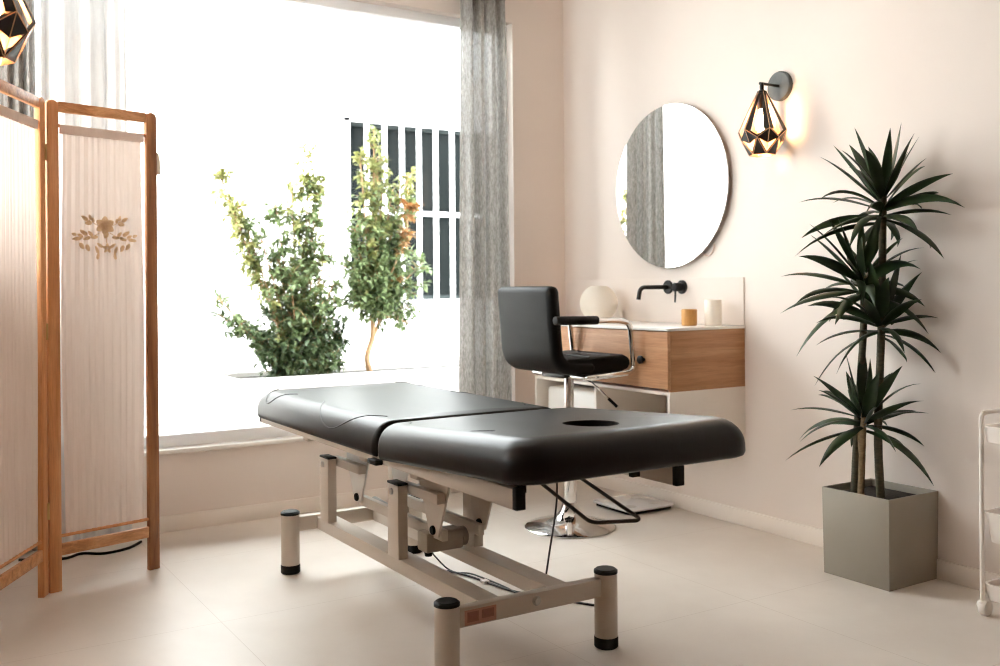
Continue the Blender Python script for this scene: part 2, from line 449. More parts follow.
# dark skirt
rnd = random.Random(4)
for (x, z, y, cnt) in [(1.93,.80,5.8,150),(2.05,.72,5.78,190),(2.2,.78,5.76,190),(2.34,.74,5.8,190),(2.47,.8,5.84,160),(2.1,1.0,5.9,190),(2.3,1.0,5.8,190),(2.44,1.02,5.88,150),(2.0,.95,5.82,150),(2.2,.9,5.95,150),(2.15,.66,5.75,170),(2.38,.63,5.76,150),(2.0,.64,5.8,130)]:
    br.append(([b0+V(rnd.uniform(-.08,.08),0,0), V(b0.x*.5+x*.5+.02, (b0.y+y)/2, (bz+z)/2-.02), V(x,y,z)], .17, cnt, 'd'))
for (x, z, y, cnt, k) in [(2.06,1.3,5.85,170,'g'),(2.22,1.35,5.86,170,'g'),(2.36,1.28,5.85,150,'g'),(2.17,1.55,5.88,140,'g'),(2.3,1.62,5.84,130,'g'),(1.95,1.42,5.85,120,'g'),(2.12,1.18,5.8,170,'g'),(2.40,1.13,5.8,140,'g')]:
    br.append(([b0, V(b0.x*.5+x*.5, (b0.y+y)/2, (bz+z)/2), V(x,y,z)], .16, cnt, k))
for (x, z, y, cnt, k) in [(1.70,1.78,5.85,170,'y'),(1.78,1.60,5.88,170,'y'),(2.27,1.93,5.86,150,'y'),(2.15,1.80,5.86,120,'y'),(2.05,1.62,5.86,130,'g'),(2.28,1.72,5.86,150,'g'),(2.36,1.84,5.85,100,'y'),(1.86,1.50,5.86,90,'g')]:
    br.append(([b0, V(b0.x*.45+x*.55, (b0.y+y)/2, bz*.4+z*.6-.08), V(x,y,z)], .13, cnt, k))
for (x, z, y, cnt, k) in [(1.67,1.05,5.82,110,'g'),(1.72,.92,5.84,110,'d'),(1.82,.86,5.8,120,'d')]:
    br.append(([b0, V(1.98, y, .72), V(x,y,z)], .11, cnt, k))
shrub('leafy_shrub', (2.20,5.86,bz), br, 'bushy wide green shrub at the left end of the white trough', {'d': ('leaf_d','lower_foliage'), 'g': ('leaf','foliage'), 'y': ('leaf_y','young_leaves')}, 11)
b1 = Vector((2.68, 5.86, bz)); br = []
fork = V(2.70, 5.86, .92)
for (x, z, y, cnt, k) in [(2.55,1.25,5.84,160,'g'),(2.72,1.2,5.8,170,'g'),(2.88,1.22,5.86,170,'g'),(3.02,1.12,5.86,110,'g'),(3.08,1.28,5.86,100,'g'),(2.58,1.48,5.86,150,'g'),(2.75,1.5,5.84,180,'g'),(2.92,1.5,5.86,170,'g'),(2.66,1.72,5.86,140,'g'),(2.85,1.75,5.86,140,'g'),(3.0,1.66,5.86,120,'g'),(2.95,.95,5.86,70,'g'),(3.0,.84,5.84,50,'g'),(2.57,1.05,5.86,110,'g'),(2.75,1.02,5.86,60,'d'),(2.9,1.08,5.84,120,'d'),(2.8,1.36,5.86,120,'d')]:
    br.append(([fork, V(fork.x*.5+x*.5, (fork.y+y)/2, max((fork.z+z)/2, .9)), V(x,y,z)], .15, cnt, k))
for (x, z, y, cnt, k) in [(2.72,2.14,5.86,170,'y'),(2.62,1.95,5.86,90,'y'),(2.8,1.98,5.86,90,'y'),(2.98,1.86,5.86,110,'y'),(2.74,1.86,5.85,100,'y')]:
    br.append(([fork, V(fork.x*.4+x*.6, y, 1.55), V(x,y,z)], .11, cnt, k))
br.append(([fork, V(2.9,5.8,1.4), V(2.92,5.76,1.64)], .09, 75, 'o'))
shrub('leafy_shrub', (2.68,5.86,bz), br, 'slim shrub with a bare forked trunk and rusty leaves, in front of the barred window', {'d': ('leaf_d','inner_foliage'), 'g': ('leaf','foliage'), 'y': ('leaf_y','young_leaves'), 'o': ('leaf_o','rusty_leaves')}, 23,
      trunks=[([b1, V(2.66,5.86,.65), V(2.70,5.86,.78), fork], .020, .016), ([V(2.69,5.86,.76), V(2.75,5.86,.88), V(2.79,5.86,1.1), V(2.8,5.86,1.4)], .014, .008), ([fork, V(2.68,5.86,1.2), V(2.72,5.86,1.7)], .014, .006)])

# ------------------------------------------------------------------ curtains
def curtain(xa, xb, y, z0, z1, folds, amp, seed, spread=.0, nx=96, nz=16):
    rnd = random.Random(seed); ph = [rnd.uniform(0, 6) for _ in range(4)]
    rows = []
    for j in range(nz+1):
        t = j/nz; z = z0+(z1-z0)*t; row = []
        for i in range(nx+1):
            u = i/nx
            x = xa+(xb-xa)*u + (u-.5)*spread*(1-t)
            a = amp*(1-.25*t)
            dy = a*math.sin(2*PI*folds*u+ph[0]+.35*math.sin(2*t+ph[1])) + .35*a*math.sin(2*PI*folds*2.3*u+ph[2]+t)
            row.append((x+.25*a*math.cos(2*PI*folds*u+ph[0]), y+dy, z))
        rows.append(row)
    return MB().grid(rows)
c = obj('curtain', curtain(2.590, 2.850, YB-.10, .02, H-.005, 4, .038, 3, .05), M['linen'])
tag(c, 'grey linen curtain gathered at the right side of the window', 'curtain')
c = obj('curtain', curtain(.40, .535, YB-.075, .02, H-.005, 3, .03, 8, .02), M['linen'])
tag(c, 'strip of grey linen curtain at the far left edge of the window', 'curtain')
c = obj('sheer_curtain', curtain(.55, .885, YB-.085, .03, H-.005, 3, .030, 15, .02), M['sheer'])
tag(c, 'white see-through voile curtain behind the folding screen', 'curtain')

# ------------------------------------------------------------------ treatment table
TX = 1.60
tb = empty('treatment_table', (1.585, 2.95, 0), 'black padded massage table with a cream steel base standing in mid room', 'massage table')
def outline(x0, x1, y0, y1, r0, r1, k=8):
    """rounded rectangle, r0 = radius at y0 end, r1 at y1 end"""
    pts = []
    for (cx, cy, r, a0) in [(x1-r0, y0+r0, r0, -90), (x1-r1, y1-r1, r1, 0), (x0+r1, y1-r1, r1, 90), (x0+r0, y0+r0, r0, 180)]:
        for i in range(k+1):
            a = R(a0+90*i/k); pts.append((cx+r*math.cos(a), cy+r*math.sin(a)))
    return pts
FH, FI = .072, .068
PROF = [(.014,0),(.004,.004),(0,.014),(0,.035)] + [(FI*(1-math.cos(R(a))), .035+FH*math.sin(R(a))) for a in (12,25,38,50,62,74,84,90)] + [(.13,.109),(.19,.111),(.26,.112)]
X0, X1 = 1.247, 1.953
def section(y0, y1, gap_at_y0, gap_at_y1, tf, X0=X0, X1=X1):
    rings = []
    for ins, z in PROF:
        g = .22
        a = ins*(g if gap_at_y0 else 1.0); b = ins*(g if gap_at_y1 else 1.0)
        r0 = max(.02 if gap_at_y0 else .085, .01); r1 = max(.02 if gap_at_y1 else .085, .01)
        r0 = max(r0-ins*.4, .012); r1 = max(r1-ins*.4, .012)
        rings.append([tf(Vector((px, py, z))) for px, py in outline(X0+ins, X1-ins, y0+a, y1-b, r0, r1)])
    return MB().rings(rings)
ZM = .585
tf_r = lambda p: p+Vector((0,0,ZM))
TILT = .062; YG = 2.662
def tf_f(p):
    q = p.copy(); d = YG-q.y
    a = math.atan(TILT); y = YG-(d*math.cos(a)-0*q.z); z = d*math.sin(a)+q.z*math.cos(a)
    y = YG-(d*math.cos(a)-q.z*math.sin(a))
    return Vector((q.x, y, z+ZM))
ms1 = obj('leg_section', section(2.705, 3.87, True, False, tf_r), M['leather'], tb, ang=60)
ms2 = obj('head_section', section(1.875, YG, False, True, tf_f, X0-.012, X1+.060), M['leather'], tb, ang=60)
# face hole cut through the head section
def cut(o, mb):
    cu = obj('cutter', mb, M['leather'], tb)
    md = o.modifiers.new('b', 'BOOLEAN'); md.operation = 'DIFFERENCE'; md.object = cu; md.solver = 'EXACT'
    bpy.context.view_layer.update()
    dg = bpy.context.evaluated_depsgraph_get()
    me = bpy.data.meshes.new_from_object(o.evaluated_get(dg))
    o.modifiers.clear(); o.data = me
    me.set_sharp_from_angle(angle=R(50))
    bpy.data.objects.remove(cu)
HX, HY = 1.60, 2.09
hole = [(HX+.070*math.cos(2*PI*k/32), HY+.088*math.sin(2*PI*k/32)) for k in range(32)]
cut(ms2, MB().prism(hole, lambda p: (p[0], p[1], .55), lambda p: (p[0], p[1], .95)))
def surf(s):
    """s 0..1 from the flat top down to the lower side of the profile -> (inset, z)"""
    pr = list(reversed(PROF[2:13]))
    acc = [0]
    for a, b in zip(pr, pr[1:]): acc.append(acc[-1]+math.hypot(a[0]-b[0], a[1]-b[1]))
    d = s*acc[-1]
    for i in range(len(pr)-1):
        if d <= acc[i+1]+1e-9:
            t = (d-acc[i])/(acc[i+1]-acc[i]); return (pr[i][0]+(pr[i+1][0]-pr[i][0])*t, pr[i][1]+(pr[i+1][1]-pr[i][1])*t)
    return pr[-1]
def seam(yc, w, tf, parent, side=-1, dep=.72):
    pts = []
    for i in range(25):
        a = -1+2*i/24; s = .20+dep*(math.cos(a*PI/2)**1.3)*.86
        ins, z = surf(min(s, 1)); 
        xx = X0+ins if side < 0 else X1-ins
        pts.append(tf(Vector((xx, yc+a*w, z))))
    obj('seam', MB().tube(pts, .0022, 6), M['seam'], parent)
for sd in (-1, 1):
    seam(3.06, .26, tf_r, ms1, sd); seam(3.70, .11, tf_r, ms1, sd, .6); seam(2.39, .24, tf_f, ms2, sd)
# upper frame
RX0, RX1 = 1.262, 1.770
cm = M['cream']
for i, x in enumerate((RX0, RX1)):
    r = obj('upper_rail', MB().box(x, x+.028, 1.955, 3.80, .567, .617), cm, tb, bevel=.002)
    obj('end_cap', MB().box(x-.001, x+.027, 1.938, 1.956, .567, .621), M['black_pl'], r, bevel=.002)
    obj('end_cap', MB().box(x-.001, x+.027, 3.799, 3.815, .568, .618), M['black_pl'], r, bevel=.002)
obj('hinge_lock', MB().box(1.235, 1.262, 2.67, 2.73, .566, .582), M['black_pl'], tb, bevel=.004)
for x in (1.33, 1.70):      # head section carrier arms
    a = obj('head_carrier', MB().box(x, x+.025, 2.05, 2.62, .585, .612), cm, tb, bevel=.002)
    obj('end_cap', MB().box(x-.001, x+.026, 2.036, 2.051, .583, .614), M['black_pl'], a)
for y in (2.50, 2.86, 3.36):
    obj('cross_beam', MB().box(RX0+.026, RX1, y, y+.045, .545, .590), cm, tb, bevel=.002)
# floor frame
for x, y in ((1.299, 2.35), (1.853, 2.35), (1.318, 3.63), (1.853, 3.63)):
    if True:
        lg = obj('leg', MB().lathe((x, y, 0), [(.0355,.034),(.0355,.226)], 32), cm, tb)
        obj('cap', MB().lathe((x, y, 0), [(.0365,.226),(.0365,.234),(.030,.239)], 32), M['black_pl'], lg)
        obj('foot', MB().lathe((x, y, 0), [(.033,0),(.037,.004),(.037,.03),(.036,.034)], 32), M['black_pl'], lg)
for y in (2.35, 3.63):
    cb = obj('cross_member', MB().box(1.325 if y < 3 else 1.345, 1.826, y-.017, y+.017, .160, .215), cm, tb, bevel=.003)
    if y < 3:
        obj('bolt', MB().lathe((1.585, y-.017, .192), [(.014,0),(.014,-.004),(.010,-.007),(.010,-.009)], 20, 'y'), M['steel'], cb)
        s_ = obj('warning_sticker', MB().box(1.345, 1.448, y-.0182, y-.0168, .164, .206), M['sticker'], cb)
        obj('sticker_field', MB().box(1.353, 1.390, y-.0188, y-.0181, .172, .200).box(1.400, 1.440, y-.0188, y-.0181, .176, .200), M['sticker_d'], s_)
for x in (1.42, 1.66):
    obj('floor_rail', MB().box(x, x+.072, 2.368, 3.613, .160, .207), cm, tb, bevel=.003)
# lift mechanism
for xs, xi in ((1.415, 1), (1.705, -1)):
    for y in (2.93, 3.53):
        p = obj('post', MB().box(xs, xs+.036, y-.045, y+.035, .205, .448), cm, tb, bevel=.003)
        obj('post_cap', MB().box(xs-.001, xs+.037, y-.046, y+.036, .448, .456), M['black_pl'], p, bevel=.002)
        obj('pivot_bolt', MB().lathe((xs-.002 if xi > 0 else xs+.038, y, .425), [(.011,-.004),(.011,.004)], 16, 'x'), M['steel'], p)
    xa = xs+.04 if xi > 0 else xs-.034
    # link arms, plates
    for y in (2.93, 3.53):
        obj('lift_arm', MB().box(xa, xa+.03, y-.24, y+.02, .418, .450), cm, tb, bevel=.003)
        yt = y-.155
        poly = [(yt-.105,.500),(yt+.105,.500),(yt+.095,.455),(yt+.028,.30),(yt-.028,.30),(yt-.095,.455)]
        xp = xa+.032 if xi > 0 else xa-.010
        pl = obj('lift_plate', MB().prism(poly, lambda q: (xp, q[0], q[1]), lambda q: (xp+.008, q[0], q[1])), M['white_pl'] if y > 3 else cm, tb, bevel=.001)
        obj('hang_tube', MB().box(xa, xa+.03, yt-.06, yt+.06, .50, .569), cm, tb, bevel=.002)
        obj('plate_bolt', MB().lathe((xp-.002, yt, .318), [(.013,-.006),(.015,-.003),(.015,.012)], 16, 'x'), M['black_pl'], pl)
    obj('link_bar', MB().box(xa+.045 if xi > 0 else xa-.035, xa+.067 if xi > 0 else xa-.013, 2.74, 3.40, .285, .322), cm, tb, bevel=.003)
for y in (2.93, 3.53):
    obj('pivot_tube', MB().tube([(1.452,y,.425),(1.704,y,.425)], .014, 16), M['steel'], tb)
mo = obj('motor', MB().box(1.475, 1.615, 2.80, 2.87, .236, .302), M['greybox'], tb, bevel=.008)
obj('motor_cap', MB().lathe((1.615, 2.835, .268), [(.032,0),(.032,.02),(.022,.026)], 20, 'x'), M['greybox'], mo)
obj('piston', MB().tube([(1.55,2.87,.268),(1.55,3.36,.30)], [.016,.016], 16), M['steel'], mo)
obj('knob', MB().lathe((1.492, 2.82, .236), [(.012,-.012),(.014,0),(.014,.008)], 16, 'z'), M['black_pl'], mo)
# wire release loop under the head section
loop = fillet([(1.515,2.29,.600),(1.515,2.25,.575),(1.512,1.975,.498),(1.655,1.945,.492),(1.665,2.24,.560),(1.665,2.28,.600)], .025)
obj('release_loop', MB().tube(loop, .0052, 10), M['bronze'], tb)
hc = smoothpath([(1.79,2.52,.57),(1.80,2.53,.42),(1.795,2.565,.25),(1.79,2.60,.10),(1.83,2.70,.02),(1.90,2.95,.006),(1.885,3.2,.006),(1.82,3.3,.02),(1.64,3.3,.24)], 8)
obj('control_cable', MB().tube(hc, .0032, 8), M['grey_cord'], tb)
pc = obj('power_cord', MB().tube(smoothpath([(1.70,3.47,.0045),(1.80,3.34,.0045),(1.86,3.21,.0045),(1.90,2.96,.0045),(1.98,2.79,.0045),(2.07,2.63,.0045)], 8), .004, 8), M['grey_cord'])
tag(pc, 'thin dark power cord lying on the floor under the massage table', 'cable')
ORG[pc.name] = Vector((0,0,0))
obj('connector', MB().box(1.862, 1.888, 3.085, 3.115, .0005, .012), M['white_pl'], pc, bevel=.003)

# ------------------------------------------------------------------ bar chair
ch = empty('bar_chair', (2.635, 3.60, 0), 'black padded swivel stool with chrome arms in front of the vanity', 'chair', rz=.0001)
def Lprism(poly, w, bev, name, mat):
    return obj(name, MB().prism(poly, lambda q: (q[0], -w, q[1]), lambda q: (q[0], w, q[1])), mat, ch, bevel=bev, seg=3)
def thick(path, th):
    """2D polyline (x,z) thickened to the left by th"""
    P = [Vector((p.x, p.z)) for p in [Vector(q) for q in path]]
    L, Rr = [], []
    for i, p in enumerate(P):
        t = (P[min(i+1,len(P)-1)]-P[max(i-1,0)]).normalized(); n = Vector((-t.y, t.x))
        L.append(p+n*th); Rr.append(p)
    return Rr+list(reversed(L))
outer = fillet([(-.262,0,1.098),(-.232,0,.718),(.0,0,.708)], .12, 12)
Lprism(thick(outer, .066), .212, .028, 'backrest', M['leather_c'])
seat = [(-.02,.710),(.14,.716),(.178,.728),(.195,.752),(.188,.778),(.155,.793),(.05,.790),(-.17,.782),(-.17,.745),(-.10,.712)]
st_ = Lprism(seat, .208, .018, 'seat', M['leather_c'])
for x in (-.03, .085):
    obj('seat_seam', MB().tube([(x,-.195,.7895 if x<0 else .7905),(x,0,.7895 if x<0 else .7905),(x,.195,.7895 if x<0 else .7905)], .003, 6), M['seam'], st_)
obj('swivel_plate', MB().box(-.09,.09,-.09,.09,.690,.710), M['black_mt'], ch, bevel=.004)
for sy in (-1, 1):
    y = sy*.226
    path = fillet([(-.215 if sy < 0 else -.18,y,.953),(.11,y,.948),(.172,y,.935),(.196,y,.73),(.165,y,.712),(-.06,y,.700),(-.06,sy*.09,.700)], .05, 8)
    a = obj('armrest', MB().tube(path, .0125, 14), M['chrome'], ch)
    obj('arm_pad', MB().tube([(-.238 if sy < 0 else -.19,y,.9537),(-.01,y,.951)], [.019,.019], 16), M['black_pl'], a, bevel=.005)
    obj('arm_bracket', MB().tube([(-.18,sy*.20,.950),(-.18,y,.953)], .010, 10), M['chrome'], a)
obj('column', MB().lathe((0,0,0), [(.030,.055),(.030,.36),(.033,.362),(.033,.372),(.022,.376),(.022,.69)], 28), M['chrome'], ch)
obj('base', MB().lathe((0,0,0), [(.206,0),(.208,.006),(.200,.012),(.12,.030),(.07,.050),(.043,.078),(.034,.115)], 48), M['chrome'], ch)
obj('lever', MB().tube([(.02,-.03,.688),(.055,-.10,.665),(.12,-.17,.575)], .0045, 8), M['chrome'], ch)
obj('lever_grip', MB().tube([(.105,-.154,.595),(.132,-.183,.558)], .007, 8), M['black_pl'], ch)

# ------------------------------------------------------------------ vanity and what is on it
VX, VY0, VY1, VZ0, VZ1 = 2.846, 3.170, 4.205, .638, .902
va = empty('vanity_unit', (XR, 3.69, .42), 'wall-hung wooden vanity drawer over a white open shelf', 'vanity')
obj('side_panel', MB().box(VX+.020, XR-.001, VY0, VY0+.018, VZ0, VZ1), M['oak_d'], va, bevel=.001)
obj('side_panel', MB().box(VX+.020, XR-.001, VY1-.018, VY1, VZ0, VZ1), M['oak_d'], va, bevel=.001)
obj('back_panel', MB().box(XR-.018, XR-.001, VY0+.018, VY1-.018, VZ0, VZ1), M['oak_d'], va)
dr = obj('drawer', MB().box(VX, VX+.019, VY0, VY1, VZ0+.012, VZ1-.004), M['oak'], va, bevel=.0015)
obj('drawer_box', MB().box(VX+.019, XR-.08, VY0+.03, VY1-.03, VZ0+.02, VZ0+.20), M['oak_d'], dr)
for y in (3.325, 4.05):
    obj('drawer_knob', MB().lathe((VX, y, .772), [(.008,0),(.008,-.012),(.018,-.016),(.018,-.026),(.014,-.029)], 24, 'x'), M['black_mt'], dr)
obj('worktop', MB().box(VX-.004, XR-.001, VY0-.003, VY1+.003, VZ1, VZ1+.013), M['worktop'], va, bevel=.002)
sh = MB(); w_ = .016; sz0 = .424
sh.box(VX+.012, XR-.001, VY0, VY0+w_, sz0, VZ0).box(VX+.012, XR-.001, VY1-w_, VY1, sz0, VZ0)
sh.box(VX+.012, XR-.001, VY0+w_, VY1-w_, sz0, sz0+w_).box(VX+.012, XR-.001, VY0+w_, VY1-w_, VZ0-w_, VZ0-.001)
sh.box(VX+.012, XR-.02, 3.685, 3.685+w_, sz0+w_, VZ0-w_)
obj('open_shelf', sh, M['vwhite'], va, bevel=.001)
obj('shelf_back', MB().box(XR-.012, XR-.001, VY0+w_, VY1-w_, sz0+w_, VZ0-w_), M['vwhite'], va)
pk = MB().box(VX+.05, XR-.10, 3.74, 4.15, sz0+w_, .585)
pko = tag(obj('towel_pack', pk, M['white_pl'], None, bevel=.02, seg=3), 'pale white packet on the open shelf behind the stool column', 'packet')
ORG[pko.name] = Vector((0,0,0))
bp = obj('backsplash', MB().box(XR-.007, XR-.0005, VY0+.0, YB-.016, VZ1+.0135, 1.135), M['wall'], None, bevel=.001)
tag(bp, 'low white splash panel on the wall behind the vanity top', 'backsplash')
PX = XR-.007
fa = empty('basin_faucet', (PX, 3.70, 1.08), 'matt black wall tap with a bent spout above the vanity', 'tap')
fy, fz = 3.672, 1.092
obj('spout_flange', MB().lathe((PX, fy, fz), [(.034,0),(.034,-.008),(.031,-.011)], 32, 'x'), M['black_mt'], fa)
sp = fillet([(PX-.005,fy,fz),(PX-.185,fy,fz),(PX-.197,fy,fz-.06)], .035, 8)
obj('spout', MB().tube(sp, .0105, 16), M['black_mt'], fa)
fy2 = 3.572
obj('mixer_flange', MB().lathe((PX, fy2, fz), [(.034,0),(.034,-.008),(.031,-.011)], 32, 'x'), M['black_mt'], fa)
mx_ = obj('mixer_body', MB().lathe((PX, fy2, fz), [(.021,-.011),(.021,-.052),(.017,-.056)], 24, 'x'), M['black_mt'], fa)
obj('lever', MB().tube([(PX-.046,fy2,fz-.01),(PX-.05,fy2,fz-.075)], [.0055,.0045], 10), M['black_mt'], mx_)
zt = VZ1+.0132
cu = obj('bamboo_cup', MB().lathe((3.123, 3.329, zt), [(.033,0),(.036,.004),(.036,.072),(.033,.075),(.031,.072),(.031,.01)], 32), M['bamboo'])
tag(cu, 'small bamboo tumbler on the vanity top below the mixer tap', 'cup')
sph = [(.099*math.sin(R(a)), .101-.099*math.cos(R(a))) for a in range(22, 165, 8)]
gl = obj('globe_vase', MB().lathe((3.165, 4.055, zt-.007), sph, 40), M['frost'])
tag(gl, 'round frosted cream globe on the vanity top behind the armrest', 'vase')
jr = obj('candle_jar', MB().lathe((3.215, 3.27, zt), [(.036,0),(.039,.004),(.039,.115),(.037,.118),(.034,.116),(.033,.02)], 36), M['frost'])
tag(jr, 'frosted cream cylinder jar at the right end of the vanity top', 'jar')

# ------------------------------------------------------------------ mirror
mi = empty('wall_mirror', (XR, 3.645, 1.59), 'large frameless round mirror hung above the black wall tap', 'mirror')
MC = (XR, 3.645, 1.592)
obj('backing', MB().lathe(MC, [(.385,-.001),(.385,-.022)], 72, 'x'), M['mirror_e'], mi)
gm = obj('mirror_glass', MB().lathe(MC, [(.405,-.022),(.407,-.024),(.407,-.028),(.4045,-.030)], 96, 'x'), M['mirror'], mi, ang=20)
obj('touch_button', MB().lathe((XR-.0302, 3.655, 1.268), [(.007,0),(.007,-.0006)], 20, 'x'), M['worktop'], mi)
cp = [(XR-.006, 3.40+.045*math.cos(a)*1.0, 1.295+.055*math.sin(a)) for a in [R(v) for v in range(120, -200, -20)]]
obj('hanging_cord', MB().tube(smoothpath(cp, 3), .003, 6), M['cord_l'], mi)

# ------------------------------------------------------------------ faceted wall lamps
def sconce(loc, sx, label):
    """loc: centre of the wall plate on the wall; sx: +1 lamp points to +x, -1 to -x"""
    o = empty('wall_lamp', loc, label, 'wall lamp', 'faceted wall lamps')
    x, y, z = loc
    obj('wall_plate', MB().lathe(loc, [(.064,0),(.064,sx*.018),(.060,sx*.022)], 36, 'x'), M['plate'], o)
    ax = x+sx*.122
    obj('arm', MB().tube([(x+sx*.02,y,z),(ax+sx*.012,y,z)], .0065, 12), M['black_mt'], o)
    so = obj('lamp_socket', MB().lathe((ax,y,z), [(.009,.004),(.009,-.04),(.019,-.045),(.021,-.11),(.017,-.112)], 24), M['black_mt'], o)
    bl = [(.012,-.112),(.016,-.13),(.026,-.155),(.029,-.175),(.026,-.195),(.016,-.208),(.005,-.212)]
    obj('bulb', MB().lathe((ax,y,z), bl, 24), M['bulb'], o)
    # shade: long open triangles above, a zigzag of folded triangles below
    n = 6
    def ring(r, zz, off): return [Vector((ax+r*math.cos(2*PI*(k+off)/n), y+r*math.sin(2*PI*(k+off)/n), z+zz)) for k in range(n)]
    top = ring(.020, -.035, 0); mid = ring(.104, -.205, 0); low = ring(.094, -.242, .5); bot = ring(.056, -.308, 0); 
    mb = MB(); ed = MB()
    cen = Vector((ax, y, z-.2))
    def face(*p):
        p = list(p); c_ = sum(p, Vector())/len(p); nn = (p[1]-p[0]).cross(p[2]-p[0])
        rad = Vector((c_.x-ax, c_.y-y, 0))
        if nn.dot(rad) < 0: p.reverse()
        mb.quad(*p)
    def strip(a, b, c_, w0, w1):
        """a flat strap along edge a-b lying in the facet towards c"""
        d = (b-a).normalized(); s = (c_-a); s = (s-d*s.dot(d)).normalized()
        face(a, b, b+s*w1, a+s*w0)
    for k in range(n):
        k1 = (k+1) % n
        strip(top[k], mid[k], mid[k1], .008, .026); strip(top[k], mid[k], mid[k-1], .008, .026)
        strip(mid[k], low[k], top[k], .010, .010); strip(mid[k1], low[k], top[k1], .010, .010)
        face(low[k], bot[k], bot[k1])
        face(mid[k], low[k], bot[k].lerp(mid[k], .42))
        face(mid[k1], low[k], bot[k1].lerp(mid[k1], .42))
        strip(bot[k], low[k], mid[k], .006, .006); strip(bot[k1], low[k], mid[k1], .006, .006)
        strip(bot[k], bot[k1], low[k], .008, .008)
        for a, b in ((top[k],mid[k]),(mid[k],low[k]),(mid[k1],low[k]),(low[k],bot[k]),(low[k],bot[k1]),(bot[k],bot[k1]),(mid[k],bot[k])):
            ed.tube([a, b], .0011, 5)
    s_ = obj('lamp_shade', mb, M['pendant'], o, ang=5)
    # recalc may flip separate facets: turn every facet's front outwards again
    og = ORG[o.name]
    for p in s_.data.polygons:
        c_ = Vector(p.center)+og
        if p.normal.dot(Vector((c_.x-ax, c_.y-y, -.02))) < 0: p.flip()
    s_.data.update()
    obj('shade_edges', ed, M['gold_edge'], s_)
    rg = ring(.020, -.035, 0)
    obj('shade_cap', MB().lathe((ax,y,z), [(.010,-.028),(.021,-.034),(.021,-.040)], 18), M['black_mt'], o)
    return o
sconce((XR, 2.945, 1.965), -1, 'black and copper faceted cage lamp on the wall right of the round mirror')
sconce((XL, 2.625, 1.96), 1, 'black and copper faceted lamp cut off at the top left, above the folding screen')

